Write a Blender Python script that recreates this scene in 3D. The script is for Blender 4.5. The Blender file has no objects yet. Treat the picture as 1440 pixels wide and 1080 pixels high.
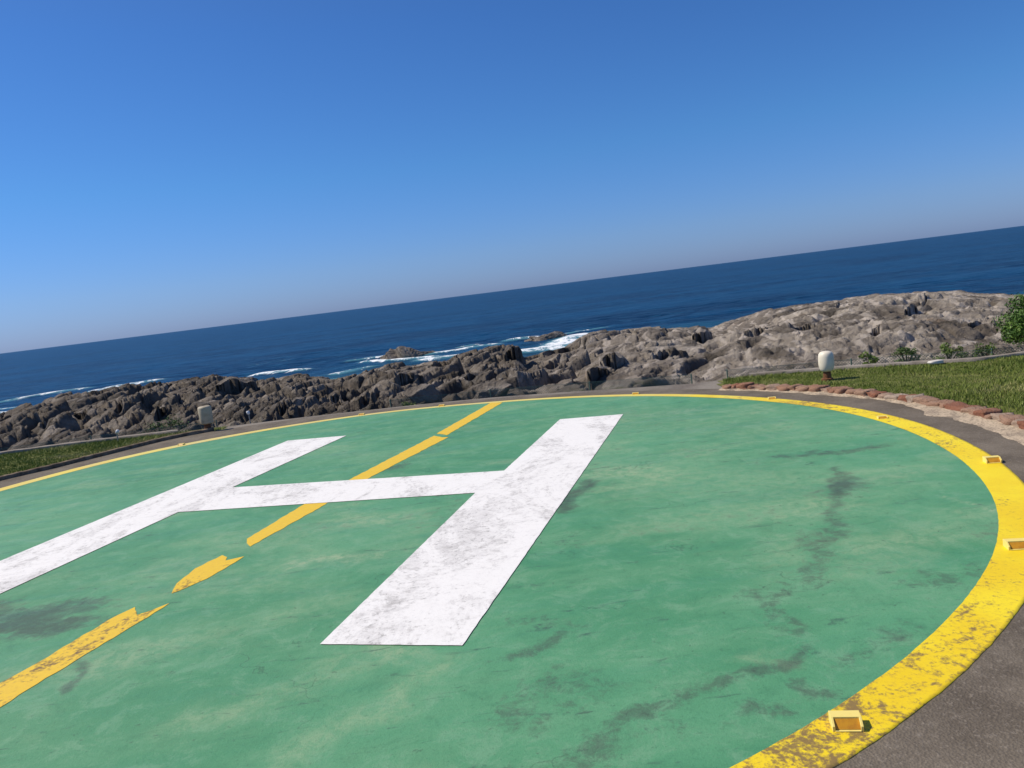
import bpy, math, random
import numpy as np
from mathutils import Matrix, Vector

random.seed(7); rng = np.random.default_rng(7)
S = bpy.context.scene
COL = S.collection
R = math.radians

# ------------------------------------------------------------------ camera
EYE = 2.2
cam_d = bpy.data.cameras.new('camera'); cam = bpy.data.objects.new('camera', cam_d); COL.objects.link(cam)
cam_d.sensor_width = 36.0; cam_d.lens = 27.5; cam_d.clip_start = 0.05; cam_d.clip_end = 90000
th, ro = R(6.84), R(7.125)
fw = Vector((0, math.cos(th), -math.sin(th)))
r0 = Vector((1, 0, 0)); u0 = Vector((0, math.sin(th), math.cos(th)))
rt = math.cos(ro) * r0 - math.sin(ro) * u0
up = math.sin(ro) * r0 + math.cos(ro) * u0
M4 = Matrix((rt, up, -fw)).transposed().to_4x4(); M4.translation = (0, 0, EYE)
cam.matrix_world = M4
S.camera = cam

# ------------------------------------------------------------------ sky and sun
SUN_AZ, SUN_EL = R(-77), R(49)          # azimuth measured from +Y towards +X
w = bpy.data.worlds.new('World'); S.world = w; w.use_nodes = True
wn, wl = w.node_tree.nodes, w.node_tree.links
bg = wn['Background']
sky = wn.new('ShaderNodeTexSky'); sky.sky_type = 'NISHITA'; sky.sun_disc = False
sky.sun_elevation = SUN_EL; sky.sun_rotation = SUN_AZ
sky.altitude = 10; sky.air_density = 1.0; sky.dust_density = 0.35; sky.ozone_density = 3.0
geo = wn.new('ShaderNodeTexCoord')
sep = wn.new('ShaderNodeSeparateXYZ'); wl.new(geo.outputs['Generated'], sep.inputs[0])
ramp = wn.new('ShaderNodeValToRGB'); wl.new(sep.outputs['Z'], ramp.inputs[0])
cr = ramp.color_ramp
cr.elements[0].position = 0.0; cr.elements[0].color = (0.315, 0.46, 0.99, 1)
cr.elements[1].position = 0.75; cr.elements[1].color = (0.45, 0.58, 0.85, 1)
for p, c in ((0.05, (0.335, 0.505, 0.94, 1)), (0.16, (0.285, 0.56, 0.92, 1)), (0.32, (0.27, 0.53, 0.90, 1)), (0.5, (0.33, 0.50, 0.80, 1))):
    e = cr.elements.new(p); e.color = c
mul = wn.new('ShaderNodeMix'); mul.data_type = 'RGBA'; mul.blend_type = 'MULTIPLY'; mul.inputs[0].default_value = 1
wl.new(sky.outputs[0], mul.inputs[6]); wl.new(ramp.outputs[0], mul.inputs[7])
wl.new(mul.outputs[2], bg.inputs[0]); bg.inputs[1].default_value = 0.12
sd = bpy.data.lights.new('sun', 'SUN'); sd.energy = 4.6; sd.angle = R(0.53); sd.color = (1, 0.90, 0.76)
sun = bpy.data.objects.new('sun', sd); COL.objects.link(sun)
sv = Vector((math.sin(SUN_AZ) * math.cos(SUN_EL), math.cos(SUN_AZ) * math.cos(SUN_EL), math.sin(SUN_EL)))
sun.rotation_euler = sv.to_track_quat('Z', 'Y').to_euler(); sun.location = (-20, 0, 30)
S.view_settings.view_transform = 'Standard'; S.view_settings.look = 'None'
S.view_settings.gamma = 1; S.view_settings.exposure = 0.0
S.render.engine = 'CYCLES'

# ------------------------------------------------------------------ numpy noise
def H2(ix, iy, seed):
    h = (ix.astype(np.int64) * 374761393 + iy.astype(np.int64) * 668265263 + seed * 1442695041) & 0xffffffff
    h = ((h ^ (h >> 13)) * 1274126177) & 0xffffffff
    h = (h ^ (h >> 16)) & 0xffffffff
    h = (h * 2246822519) & 0xffffffff
    h = h ^ (h >> 15)
    return (h & 0xffffff) / float(0xffffff)
def vn(x, y, seed=0):
    x = np.asarray(x, float); y = np.asarray(y, float)
    ix = np.floor(x); iy = np.floor(y); fx = x - ix; fy = y - iy
    fx = fx * fx * fx * (fx * (fx * 6 - 15) + 10); fy = fy * fy * fy * (fy * (fy * 6 - 15) + 10)
    ix = ix.astype(np.int64); iy = iy.astype(np.int64)
    a = H2(ix, iy, seed); b = H2(ix + 1, iy, seed); c = H2(ix, iy + 1, seed); d = H2(ix + 1, iy + 1, seed)
    return (a * (1 - fx) + b * fx) * (1 - fy) + (c * (1 - fx) + d * fx) * fy
def fbm(x, y, seed=0, o=4, g=0.5):
    s = 0; a = 1; t = 0
    for k in range(o):
        s = s + a * vn(x * 2 ** k + 17.3 * k, y * 2 ** k - 9.1 * k, seed + k); t += a; a *= g
    return s / t
def voro(x, y, seed=0):
    ix = np.floor(x).astype(np.int64); iy = np.floor(y).astype(np.int64)
    f1 = np.full(x.shape, 9.0); f2 = np.full(x.shape, 9.0)
    c1 = np.zeros(x.shape); c2 = np.zeros(x.shape); dx1 = np.zeros(x.shape); dy1 = np.zeros(x.shape)
    for i in (-1, 0, 1):
        for j in (-1, 0, 1):
            gx, gy = ix + i, iy + j
            px = gx + H2(gx, gy, seed); py = gy + H2(gx, gy, seed + 1)
            dx = x - px; dy = y - py; d = np.sqrt(dx * dx + dy * dy)
            m = d < f1
            f2 = np.where(m, f1, np.minimum(f2, d)); f1 = np.where(m, d, f1)
            c1 = np.where(m, H2(gx, gy, seed + 2), c1); c2 = np.where(m, H2(gx, gy, seed + 3), c2)
            dx1 = np.where(m, dx, dx1); dy1 = np.where(m, dy, dy1)
    return f1, f2, c1, c2, dx1, dy1
def sst(a, b, x):
    t = np.clip((x - a) / (b - a), 0, 1); return t * t * (3 - 2 * t)

# ------------------------------------------------------------------ mesh helpers
def mesh_np(name, V, F, mat=None, parent=None, attrs=None, smooth=False, loc=None):
    """V (n,3) array, F list/array of faces (all same size array, or list of tuples)"""
    me = bpy.data.meshes.new(name)
    if isinstance(F, np.ndarray):
        n, k = F.shape
        me.vertices.add(len(V)); me.vertices.foreach_set('co', np.asarray(V, np.float32).ravel())
        me.loops.add(n * k); me.loops.foreach_set('vertex_index', F.astype(np.int32).ravel())
        me.polygons.add(n); me.polygons.foreach_set('loop_start', np.arange(0, n * k, k, dtype=np.int32))
        me.update(calc_edges=True)
    else:
        me.from_pydata([tuple(v) for v in V], [], [tuple(f) for f in F]); me.update()
    if smooth: me.polygons.foreach_set('use_smooth', np.ones(len(me.polygons), bool))
    for k, a in (attrs or {}).items():
        at = me.attributes.new(k, 'FLOAT', 'POINT'); at.data.foreach_set('value', np.asarray(a, np.float32).ravel())
    if mat: me.materials.append(mat)
    o = bpy.data.objects.new(name, me); COL.objects.link(o)
    if parent is not None: o.parent = parent
    if loc is not None: o.location = loc
    return o
def grid_faces(nr, nc, wrap=False):
    i = np.arange(nr - 1)[:, None]; j = np.arange(nc if wrap else nc - 1)[None, :]
    j2 = (j + 1) % nc
    a = i * nc + j; b = i * nc + j2; c = (i + 1) * nc + j2; d = (i + 1) * nc + j
    return np.stack([a, b, c, d], -1).reshape(-1, 4)
def tag(o, label=None, cat=None, group=None, kind=None):
    if label: o['label'] = label
    if cat: o['category'] = cat
    if group: o['group'] = group
    if kind: o['kind'] = kind
    return o
def empty(name, loc, label, cat, group=None, rz=0):
    o = bpy.data.objects.new(name, None); COL.objects.link(o)
    o.location = loc; o.rotation_euler = (0, 0, rz); o.empty_display_size = 0.2
    return tag(o, label, cat, group)
def lathe(prof, n=32, closed=True):
    V = []; F = []
    for r, z in prof:
        for k in range(n):
            a = 2 * math.pi * k / n; V.append((r * math.cos(a), r * math.sin(a), z))
    m = len(prof)
    for i in range(m - 1):
        for k in range(n):
            F.append((i * n + k, i * n + (k + 1) % n, (i + 1) * n + (k + 1) % n, (i + 1) * n + k))
    if closed:
        F.append(tuple(range(n - 1, -1, -1))); F.append(tuple((m - 1) * n + k for k in range(n)))
    return V, F

# ------------------------------------------------------------------ material helpers
class Mat:
    def __init__(s, name, rough=0.8, spec=0.3):
        s.m = bpy.data.materials.new(name); s.m.use_nodes = True
        s.t = s.m.node_tree; s.n = s.t.nodes; s.b = s.n['Principled BSDF']
        s.b.inputs['Roughness'].default_value = rough
        s.b.inputs['Specular IOR Level'].default_value = spec
        s.tc = s.n.new('ShaderNodeTexCoord')
    def L(s, a, b): s.t.links.new(a, b)
    def pos(s, scale=(1, 1, 1), rot=(0, 0, 0), world=False):
        mp = s.n.new('ShaderNodeMapping'); mp.inputs['Scale'].default_value = scale; mp.inputs['Rotation'].default_value = rot
        s.L(s.tc.outputs['Object'], mp.inputs[0]); return mp.outputs[0]
    def noise(s, scale, detail=4, rough=0.55, vec=None, dist=0.0):
        n = s.n.new('ShaderNodeTexNoise'); n.inputs['Scale'].default_value = scale; n.inputs['Detail'].default_value = detail
        n.inputs['Roughness'].default_value = rough; n.inputs['Distortion'].default_value = dist
        s.L(vec if vec is not None else s.tc.outputs['Object'], n.inputs['Vector']); return n.outputs['Fac']
    def vor(s, scale, feat='F1', vec=None):
        n = s.n.new('ShaderNodeTexVoronoi'); n.feature = feat; n.inputs['Scale'].default_value = scale
        s.L(vec if vec is not None else s.tc.outputs['Object'], n.inputs['Vector']); return n.outputs['Distance']
    def rmp(s, fac, lo, hi, a=0.0, b=1.0):
        n = s.n.new('ShaderNodeMapRange'); n.interpolation_type = 'SMOOTHSTEP'
        n.inputs[1].default_value = lo; n.inputs[2].default_value = hi; n.inputs[3].default_value = a; n.inputs[4].default_value = b
        s.L(fac, n.inputs[0]); return n.outputs[0]
    def mth(s, op, a, b=None, clamp=False):
        n = s.n.new('ShaderNodeMath'); n.operation = op; n.use_clamp = clamp
        for i, v in enumerate((a, b)):
            if v is None: continue
            if isinstance(v, (int, float)): n.inputs[i].default_value = v
            else: s.L(v, n.inputs[i])
        return n.outputs[0]
    def mix(s, fac, a, b):
        n = s.n.new('ShaderNodeMix'); n.data_type = 'RGBA'
        if isinstance(fac, (int, float)): n.inputs[0].default_value = fac
        else: s.L(fac, n.inputs[0])
        for i, v in ((6, a), (7, b)):
            if isinstance(v, tuple): n.inputs[i].default_value = (v[0], v[1], v[2], 1)
            else: s.L(v, n.inputs[i])
        return n.outputs[2]
    def attr(s, name):
        n = s.n.new('ShaderNodeAttribute'); n.attribute_name = name; return n.outputs['Fac']
    def col(s, c):
        if isinstance(c, tuple): s.b.inputs['Base Color'].default_value = (c[0], c[1], c[2], 1)
        else: s.L(c, s.b.inputs['Base Color'])
        return s
    def bump(s, h, strength=0.4, dist=0.01):
        n = s.n.new('ShaderNodeBump'); n.inputs['Strength'].default_value = strength; n.inputs['Distance'].default_value = dist
        s.L(h, n.inputs['Height']); s.L(n.outputs[0], s.b.inputs['Normal']); return s

# ------------------------------------------------------------------ shared layout
CX, CY = -2.43, 9.21                          # centre of the landing circle
def interp_periodic(tab, phi):
    t = sorted(tab); xs = [a for a, _ in t]; ys = [b for _, b in t]
    xs = [xs[-1] - 360] + xs + [xs[0] + 360]; ys = [ys[-1]] + ys + [ys[0]]
    return np.interp((np.asarray(phi) + 180) % 360 - 180, xs, ys)
RIN = [(-170, 6.85), (-120, 6.8), (-62, 6.79), (-48, 6.83), (-30, 6.93), (-10, 6.95), (5, 6.97), (14, 6.97), (28, 6.86), (46, 6.76), (62, 6.66), (75, 6.64), (90, 6.84), (103, 6.92), (116, 6.96), (131, 7.03), (141, 6.93), (152, 6.8), (165, 6.82)]
def rin(phi):
    s = 0
    for d in (-6, -3, 0, 3, 6): s = s + interp_periodic(RIN, np.asarray(phi) + d)
    return s / 5
def polar(r, phi): return CX + r * np.cos(np.radians(phi)), CY + r * np.sin(np.radians(phi))
EDGE = [(-84, 40.0), (-70, 33.0), (-55, 26.5), (-42.0, 22.6), (-33.6, 20.77), (-24.0, 18.94), (-20.6, 18.48), (-10.7, 17.4), (-1.7, 16.65), (8.1, 15.66), (13.2, 15.4), (16.6, 15.71), (23.6, 15.72), (31.0, 15.74), (33.6, 16.2), (45.0, 18.38), (60, 23), (84, 40)]
def redge(az): return np.interp(az, [a for a, _ in EDGE], [b for _, b in EDGE])

# ------------------------------------------------------------------ ground
m = Mat('gravelly_soil', 0.95, 0.1)
n1 = m.noise(0.9, 6); n2 = m.noise(28, 3); n3 = m.noise(4, 5)
c = m.mix(m.rmp(n1, 0.35, 0.65), (0.145, 0.125, 0.105), (0.24, 0.215, 0.18))
c = m.mix(m.rmp(n2, 0.45, 0.75, 0, 0.6), c, (0.33, 0.30, 0.26))
c = m.mix(m.rmp(n3, 0.55, 0.8, 0, 0.5), c, (0.09, 0.095, 0.05))
m.col(c).bump(n2, 0.6, 0.02); M_SOIL = m.m
az = np.linspace(-84, 84, 160); re = redge(az)
rim = [(r * math.sin(R(a)), r * math.cos(R(a)), -0.03) for a, r in zip(az, re)]
far = [(1500, 160, -0.03), (1500, -1500, -0.03), (-1500, -1500, -0.03), (-1500, 160, -0.03)]
pts = rim + far
V = [(0, 0, -0.03)] + pts; F = [(0, (i + 1) % len(pts) + 1, i + 1) for i in range(len(pts))]
tag(mesh_np('ground', V, F, M_SOIL), kind='structure')

# ------------------------------------------------------------------ pavement round the pad
m = Mat('worn_asphalt', 0.9, 0.2)
n1 = m.noise(1.6, 7, 0.7); n2 = m.noise(30, 6, 0.8, None, 0.5); n3 = m.noise(9, 6, 0.7); v = m.vor(80)
c = m.mix(m.rmp(n1, 0.3, 0.7), (0.108, 0.090, 0.068), (0.190, 0.162, 0.124))
c = m.mix(m.rmp(n2, 0.5, 0.68, 0, 0.6), c, (0.30, 0.26, 0.21))
c = m.mix(m.rmp(v, 0.0, 0.25, 0.45, 0), c, (0.045, 0.04, 0.037))
c = m.mix(m.rmp(n3, 0.58, 0.72, 0, 0.35), c, (0.27, 0.235, 0.185))
m.col(c).bump(m.mth('ADD', n2, v), 0.7, 0.006); M_ASPH = m.m
PAV = [(-180, 8.05), (-120, 8.1), (-50, 8.1), (0, 8.0), (20, 7.88), (30, 7.7), (36, 7.62), (50, 7.32), (70, 7.22), (90, 7.45), (105, 7.9), (115, 8.3), (120, 8.5), (125, 8.5), (134, 8.12), (141, 7.98), (150, 8.05)]
ph = np.linspace(-180, 180, 361)[:-1]; rp = interp_periodic(PAV, ph); x, y = polar(rp, ph)
V = [(CX, CY, 0)] + [(a, b, 0) for a, b in zip(x, y)]
F = [(0, i + 1, (i + 1) % 360 + 1) for i in range(360)]
tag(mesh_np('pavement', V, F, M_ASPH), kind='structure')
V = [(-2.2, -14, -0.012), (3.0, -14, -0.012), (3.0, 2.6, -0.012), (-2.2, 2.6, -0.012)]
tag(mesh_np('footpath', V, [(0, 1, 2, 3)], M_ASPH), kind='structure')

# ------------------------------------------------------------------ helipad
def capsule(X, Y, p, q, r):
    px, py = p; qx, qy = q; dx, dy = qx - px, qy - py; L = dx * dx + dy * dy + 1e-9
    t = np.clip(((X - px) * dx + (Y - py) * dy) / L, 0, 1)
    d = np.hypot(X - px - t * dx, Y - py - t * dy)
    return np.exp(-(d / r) ** 2)
pad = empty('helipad', (CX, CY, 0), 'worn green round helipad painted with a white H inside a yellow ring', 'helipad')
m = Mat('green_floor_paint', 0.62, 0.35)
sw = m.pos((1, 1, 1), (0, 0, R(-14)))
stre = m.pos((0.35, 1.6, 1), (0, 0, R(10)))
n_big = m.noise(0.42, 5, 0.6, sw, 0.6); n_mid = m.noise(1.6, 6, 0.65, stre, 0.4); n_f = m.noise(8, 8, 0.80, None, 0.4); n_g = m.noise(55, 4, 0.8)
n_spk = m.noise(5.2, 5, 0.68, stre, 0.8)
dirt = m.attr('dirt'); fade = m.attr('fade')
c = m.mix(m.rmp(n_big, 0.36, 0.64), (0.074, 0.270, 0.126), (0.104, 0.320, 0.160))
c = m.mix(m.rmp(n_mid, 0.46, 0.74, 0, 0.45), c, (0.165, 0.350, 0.205))
n_mot = m.noise(3.2, 8, 0.80, None, 0.5)
c = m.mix(m.rmp(n_mot, 0.48, 0.64, 0, 0.55), c, (0.180, 0.370, 0.215))
c = m.mix(m.rmp(n_mot, 0.47, 0.35, 0, 0.38), c, (0.048, 0.190, 0.095))
fd = m.mth('MULTIPLY', fade, m.rmp(n_f, 0.40, 0.60, 0.25, 1.0), True)
c = m.mix(fd, c, (0.29, 0.42, 0.24))
sp = m.rmp(n_spk, 0.59, 0.68, 0, 0.8)
c = m.mix(m.mth('MULTIPLY', sp, m.rmp(n_f, 0.4, 0.6)), c, (0.055, 0.125, 0.085))
dk = m.mth('ADD', dirt, m.mth('MULTIPLY', m.mth('SUBTRACT', n_f, 0.5), 2.4))
c = m.mix(m.rmp(dk, 0.30, 0.80, 0, 0.62), c, (0.070, 0.105, 0.075))
c = m.mix(m.rmp(dk, 0.78, 1.05, 0, 0.45), c, (0.050, 0.068, 0.052))
c = m.mix(m.rmp(n_g, 0.50, 0.75, 0, 0.40), c, (0.045, 0.13, 0.07))
c = m.mix(m.mth('MULTIPLY', m.rmp(m.noise(13, 5, 0.75), 0.60, 0.70, 0, 0.7), m.rmp(n_mid, 0.35, 0.6)), c, (0.045, 0.085, 0.055))
cv = m.vor(0.55, 'DISTANCE_TO_EDGE', m.pos((1, 1, 1)))
# hairline cracks, broken up by a mask
wob = m.n.new('ShaderNodeVectorMath'); wob.operation = 'ADD'
nz = m.n.new('ShaderNodeTexNoise'); nz.inputs['Scale'].default_value = 2.2; nz.inputs['Detail'].default_value = 6
m.L(m.tc.outputs['Object'], nz.inputs['Vector']); m.L(m.tc.outputs['Object'], wob.inputs[0]); m.L(nz.outputs['Color'], wob.inputs[1])
cv = m.vor(0.62, 'DISTANCE_TO_EDGE', wob.outputs[0])
crk = m.mth('MULTIPLY', m.rmp(cv, 0.001, 0.006, 0.4, 0), m.rmp(m.noise(0.9, 3), 0.52, 0.62))
c = m.mix(crk, c, (0.03, 0.06, 0.04))
m.col(c)
rr = m.rmp(n_mid, 0.3, 0.7, 0.5, 0.75); m.L(rr, m.b.inputs['Roughness'])
m.bump(m.mth('ADD', m.mth('MULTIPLY', n_g, 0.8), n_f), 0.6, 0.006)
M_GREEN = m.m
nr, nc = 170, 800
ph = np.linspace(0, 360, nc + 1)[:-1]; Rb = rin(ph)
rad = np.linspace(0.002, 1, nr)[:, None] * Rb[None, :]
X = rad * np.cos(np.radians(ph)); Y = rad * np.sin(np.radians(ph)); WX, WY = X + CX, Y + CY
wx = WX + 0.35 * (fbm(WX * 1.4, WY * 1.4, 3) - 0.5) * 2; wy = WY + 0.35 * (fbm(WX * 1.4 + 50, WY * 1.4, 4) - 0.5) * 2
dirt = np.zeros_like(X)
for p, q, r, a in [((-5.9, 6.7), (-3.95, 6.35), 0.28, 0.85), ((-4.7, 6.35), (-3.75, 5.9), 0.22, 0.95), ((-5.2, 6.1), (-4.2, 6.05), 0.14, 0.7), ((-3.22, 5.2), (-3.1, 4.85), 0.10, 0.8),
                   ((3.25, 7.75), (2.9, 6.9), 0.10, 0.72), ((2.9, 6.9), (2.45, 6.1), 0.10, 0.70), ((2.45, 6.1), (1.95, 5.25), 0.10, 0.62), ((1.88, 5.17), (1.28, 4.5), 0.13, 0.55),
                   ((1.3, 4.25), (0.95, 4.05), 0.12, 0.75), ((0.95, 4.05), (0.45, 3.75), 0.13, 0.65), ((0.45, 3.78), (0.0, 3.45), 0.15, 0.68), ((0.0, 3.45), (-0.5, 3.05), 0.18, 0.6),
                   ((3.1, 8.44), (4.05, 8.45), 0.16, 0.42), ((0.62, 8.3), (0.36, 7.5), 0.13, 0.95), ((-0.1, 4.75), (-0.3, 4.4), 0.12, 0.7), ((1.3, 3.95), (1.45, 3.75), 0.08, 0.75),
                   ((0.9, 3.6), (1.1, 3.5), 0.10, 0.6), ((1.6, 3.95), (1.95, 4.1), 0.12, 0.5), ((-0.2, 3.9), (0.15, 4.1), 0.15, 0.5), ((1.1, 12.0), (1.9, 12.4), 0.2, 0.4),
                   ((-2.1, 9.9), (-1.2, 12.3), 0.12, 0.42), ((1.5, 5.5), (2.6, 4.9), 0.5, 0.22), ((3.9, 5.1), (4.2, 5.6), 0.1, 0.5), ((-6.5, 11.5), (-5.2, 12.3), 0.3, 0.35)]:
    dirt = np.maximum(dirt, a * capsule(wx, wy, p, q, r * 1.15))
dirt += 0.35 * sst(0.60, 0.74, fbm(WX * 1.1, WY * 2.0, 31, 5)) + 0.16 * sst(0.94, 1.0, rad / Rb[None, :]) * fbm(WX * 3, WY * 3, 12)
fade = np.zeros_like(X)
for p, q, r, a in [((-2.0, 6.7), (-1.45, 6.95), 0.16, 0.85), ((-1.4, 6.95), (-1.0, 7.2), 0.2, 0.4), ((-1.95, 4.25), (-1.6, 4.3), 0.16, 0.55), ((-1.3, 3.6), (-0.7, 4.4), 0.1, 0.6),
                   ((-2.9, 5.2), (-1.7, 5.9), 0.3, 0.3), ((1.2, 11.2), (3.4, 11.0), 0.6, 0.32), ((0.9, 9.0), (2.6, 7.2), 0.9, 0.42), ((1.6, 12.6), (3.3, 9.8), 0.8, 0.36), ((-3.4, 12.6), (-2.0, 11.4), 0.5, 0.3), ((-1.9, 8.0), (-1.0, 7.6), 0.25, 0.4), ((2.2, 6.0), (3.4, 5.6), 0.22, 0.42), ((2.1, 5.9), (1.7, 5.4), 0.25, 0.4),
                   ((-0.9, 4.75), (-0.6, 4.6), 0.12, 0.4), ((0.9, 4.35), (1.3, 4.2), 0.05, 0.6), ((3.55, 6.6), (3.72, 6.08), 0.02, 1.0), ((-4, 3.8), (-3, 3.2), 0.4, 0.4)]:
    fade = np.maximum(fade, a * capsule(wx, wy, p, q, r))
fade += 0.4 * sst(0.55, 0.78, fbm(WX * 0.9, WY * 1.5, 77, 5))
mesh_np('pad_surface', np.stack([X, Y, np.full_like(X, 0.002)], -1).reshape(-1, 3), grid_faces(nr, nc, True), M_GREEN, pad,
        {'dirt': np.clip(dirt, 0, 1), 'fade': np.clip(fade, 0, 1)})

# yellow ring
m = Mat('worn_yellow_paint', 0.6, 0.35)
n1 = m.noise(7, 6, 0.72, None, 0.6); n2 = m.noise(30, 5, 0.75); wear = m.attr('wear')
c = m.mix(m.rmp(m.noise(1.2, 3), 0.35, 0.65), (0.82, 0.59, 0.012), (0.88, 0.70, 0.020))
c = m.mix(m.mth('MULTIPLY', m.rmp(n2, 0.45, 0.7, 0, 0.5), m.rmp(wear, -0.3, 0.3, 0.2, 1)), c, (0.50, 0.30, 0.05))
k = m.mth('ADD', m.mth('MULTIPLY', n2, 0.40), m.mth('MULTIPLY', n1, 0.60))
k = m.mth('ADD', k, m.mth('MULTIPLY', wear, 0.30))
c = m.mix(m.rmp(k, 0.545, 0.66, 0, 0.90), c, (0.20, 0.13, 0.06))
c = m.mix(m.attr('pale'), c, (0.62, 0.57, 0.30))
m.col(c).bump(n2, 0.5, 0.004); M_YEL = m.m
nr, nc = 14, 720
ph = np.linspace(0, 360, nc + 1)[:-1]
ri = rin(ph) - 0.008 + 0.004 * (vn(ph * 2.3, ph * 0, 5) - .5)
wid = interp_periodic([(-60, 0.30), (-40, 0.31), (0, 0.33), (20, 0.27), (50, 0.22), (75, 0.19), (100, 0.22), (120, 0.32), (140, 0.33), (170, 0.3)], ph) + 0.007 * (fbm(ph * 2.8, ph * 0, 6) - 0.5)
rad = ri[None, :] + np.linspace(0, 1, nr)[:, None] * wid[None, :]
X = rad * np.cos(np.radians(ph)); Y = rad * np.sin(np.radians(ph))
wear = 0.7 * (fbm(X * 0.9 + 4, Y * 0.9, 41, 3) - 0.5)
wear += interp_periodic([(-70, 0.30), (-40, 0.25), (-34, 0.10), (-22, -0.12), (-10, -0.02), (0, 0.16), (14, 0.16), (26, 0.0), (60, -0.35), (110, -0.3), (150, -0.2)], ph)[None, :]
ZR = np.full_like(X, 0.0045); ZR[-1] = -0.002
X[-1] = X[-2] * 1.0002; Y[-1] = Y[-2] * 1.0002
mesh_np('edge_ring', np.stack([X, Y, ZR], -1).reshape(-1, 3), grid_faces(nr, nc, True), M_YEL, pad, {'wear': wear, 'pale': np.clip(interp_periodic([(-60, 0), (15, 0), (35, 0.15), (60, 0.55), (90, 0.6), (150, 0.45), (-170, .3)], ph)[None, :] + 0.25 * (fbm(X * 2, Y * 2, 45, 3) - .5) * 2 * (np.abs(ph - 100) < 75), 0, 1)})

# flat painted pieces from outlines, subdivided along jagged edges
def outline(P, step, jit, seed=0):
    out = []; rs = random.Random(seed)
    for i, a in enumerate(P):
        b = P[(i + 1) % len(P)]; L = math.hypot(b[0] - a[0], b[1] - a[1]); n = max(1, int(L / step))
        nx, ny = -(b[1] - a[1]) / L, (b[0] - a[0]) / L
        for k in range(n):
            t = k / n; j = 0 if k == 0 else rs.uniform(-jit, jit)
            out.append((a[0] + (b[0] - a[0]) * t + nx * j, a[1] + (b[1] - a[1]) * t + ny * j))
    return out
def paint(name, P, z, mat, jit=0.004, seed=0):
    from mathutils.geometry import tessellate_polygon
    o = outline(P, 0.07, jit, seed); T = []
    for a, b, c in tessellate_polygon([[Vector((x, y, 0)) for x, y in o]]):
        ar = (o[b][0] - o[a][0]) * (o[c][1] - o[a][1]) - (o[b][1] - o[a][1]) * (o[c][0] - o[a][0])
        if abs(ar) > 1e-9: T.append((a, b, c) if ar > 0 else (a, c, b))
    me = bpy.data.meshes.new(name); me.from_pydata([(x - CX, y - CY, z) for x, y in o], [], T); me.update(); me.materials.append(mat)
    ob = bpy.data.objects.new(name, me); COL.objects.link(ob); ob.parent = pad
    return ob
m = Mat('white_floor_paint', 0.7, 0.3)
n1 = m.noise(1.1, 7, 0.78, m.pos((1.3, 0.6, 1), (0, 0, R(16))), 0.8); n2 = m.noise(16, 7, 0.8); n3 = m.noise(70, 3, 0.6); n4 = m.noise(5, 7, 0.8, None, 0.5)
c = m.mix(m.rmp(n1, 0.49, 0.62, 0, 0.5), (0.85, 0.84, 0.80), (0.60, 0.585, 0.56))
c = m.mix(m.mth('MULTIPLY', m.rmp(n4, 0.50, 0.60), m.rmp(n1, 0.44, 0.58, 0.08, 0.65)), c, (0.48, 0.465, 0.44))
c = m.mix(m.mth('MULTIPLY', m.rmp(n2, 0.52, 0.62), m.rmp(n1, 0.44, 0.60, 0.12, 0.85)), c, (0.38, 0.37, 0.345))
c = m.mix(m.rmp(n3, 0.55, 0.75, 0, 0.25), c, (0.42, 0.41, 0.38))
m.col(c).bump(m.mth('ADD', n2, m.mth('MULTIPLY', n3, 0.5)), 0.5, 0.005); M_WHITE = m.m
A, B, Cc, D = (-1.50, 5.04), (-0.52, 4.75), (1.71, 12.39), (0.71, 12.65)
Jp, Lp = (-0.23, 9.47), (-0.56, 8.56)           # crossbar meets the right leg
Ip, Kp = (-3.97, 10.50), (-4.27, 9.43)
N_, M_ = (-5.37, 5.55), (-6.42, 5.86)            # near end of left leg (beyond the frame)
Fp, Ep = (-3.03, 13.72), (-4.15, 13.98)
# letter outline
paint('painted_letter', [A, B, Cc, D, Jp, Ip, Fp, Ep, (-5.68, 8.20), M_, N_, (-4.95, 7.03), Kp, Lp], 0.008, M_WHITE, 0.002, 1)
m = Mat('yellow_line_paint', 0.6, 0.35)
n1 = m.noise(2.6, 6, 0.7, m.pos((1.2, .6, 1)), 0.8); n2 = m.noise(22, 5, 0.7)
c = m.mix(m.rmp(n2, 0.35, 0.7, 0, 0.4), (0.80, 0.54, 0.03), (0.66, 0.40, 0.05))
sy = m.n.new('ShaderNodeSeparateXYZ'); m.L(m.tc.outputs['Object'], sy.inputs[0])
near = m.rmp(sy.outputs[1], -1.8, -2.6, 0, 0.10)
k = m.mth('ADD', m.mth('ADD', m.mth('MULTIPLY', n2, 0.4), m.mth('MULTIPLY', n1, 0.6)), near)
c = m.mix(m.rmp(k, 0.60, 0.70, 0, 0.9), c, (0.15, 0.095, 0.045))
m.col(c).bump(n2, 0.5, 0.004); M_YL = m.m
seg = [[(-0.47, 15.60), (-0.23, 15.44), (-1.15, 12.50), (-1.22, 12.62), (-1.34, 12.77)],
       [(-1.37, 12.60), (-1.22, 12.36), (-1.11, 12.30), (-2.06, 9.90), (-2.33, 8.89), (-2.78, 7.56), (-2.86, 7.70), (-2.91, 7.86), (-2.62, 9.00), (-2.3, 10.0)],
       [(-3.00, 7.39), (-2.92, 7.30), (-2.90, 7.20), (-2.74, 7.26), (-2.82, 6.95), (-2.90, 6.73), (-3.0, 6.58), (-3.10, 6.45), (-3.16, 6.70), (-3.14, 7.07)],
       [(-3.31, 6.23), (-3.21, 6.04), (-3.12, 6.10), (-3.02, 6.22), (-3.08, 5.96), (-3.17, 5.68), (-3.38, 4.98), (-3.47, 4.64), (-3.78, 3.62), (-4.06, 3.75), (-3.70, 5.03), (-3.58, 5.35), (-3.41, 6.03)]]
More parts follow.
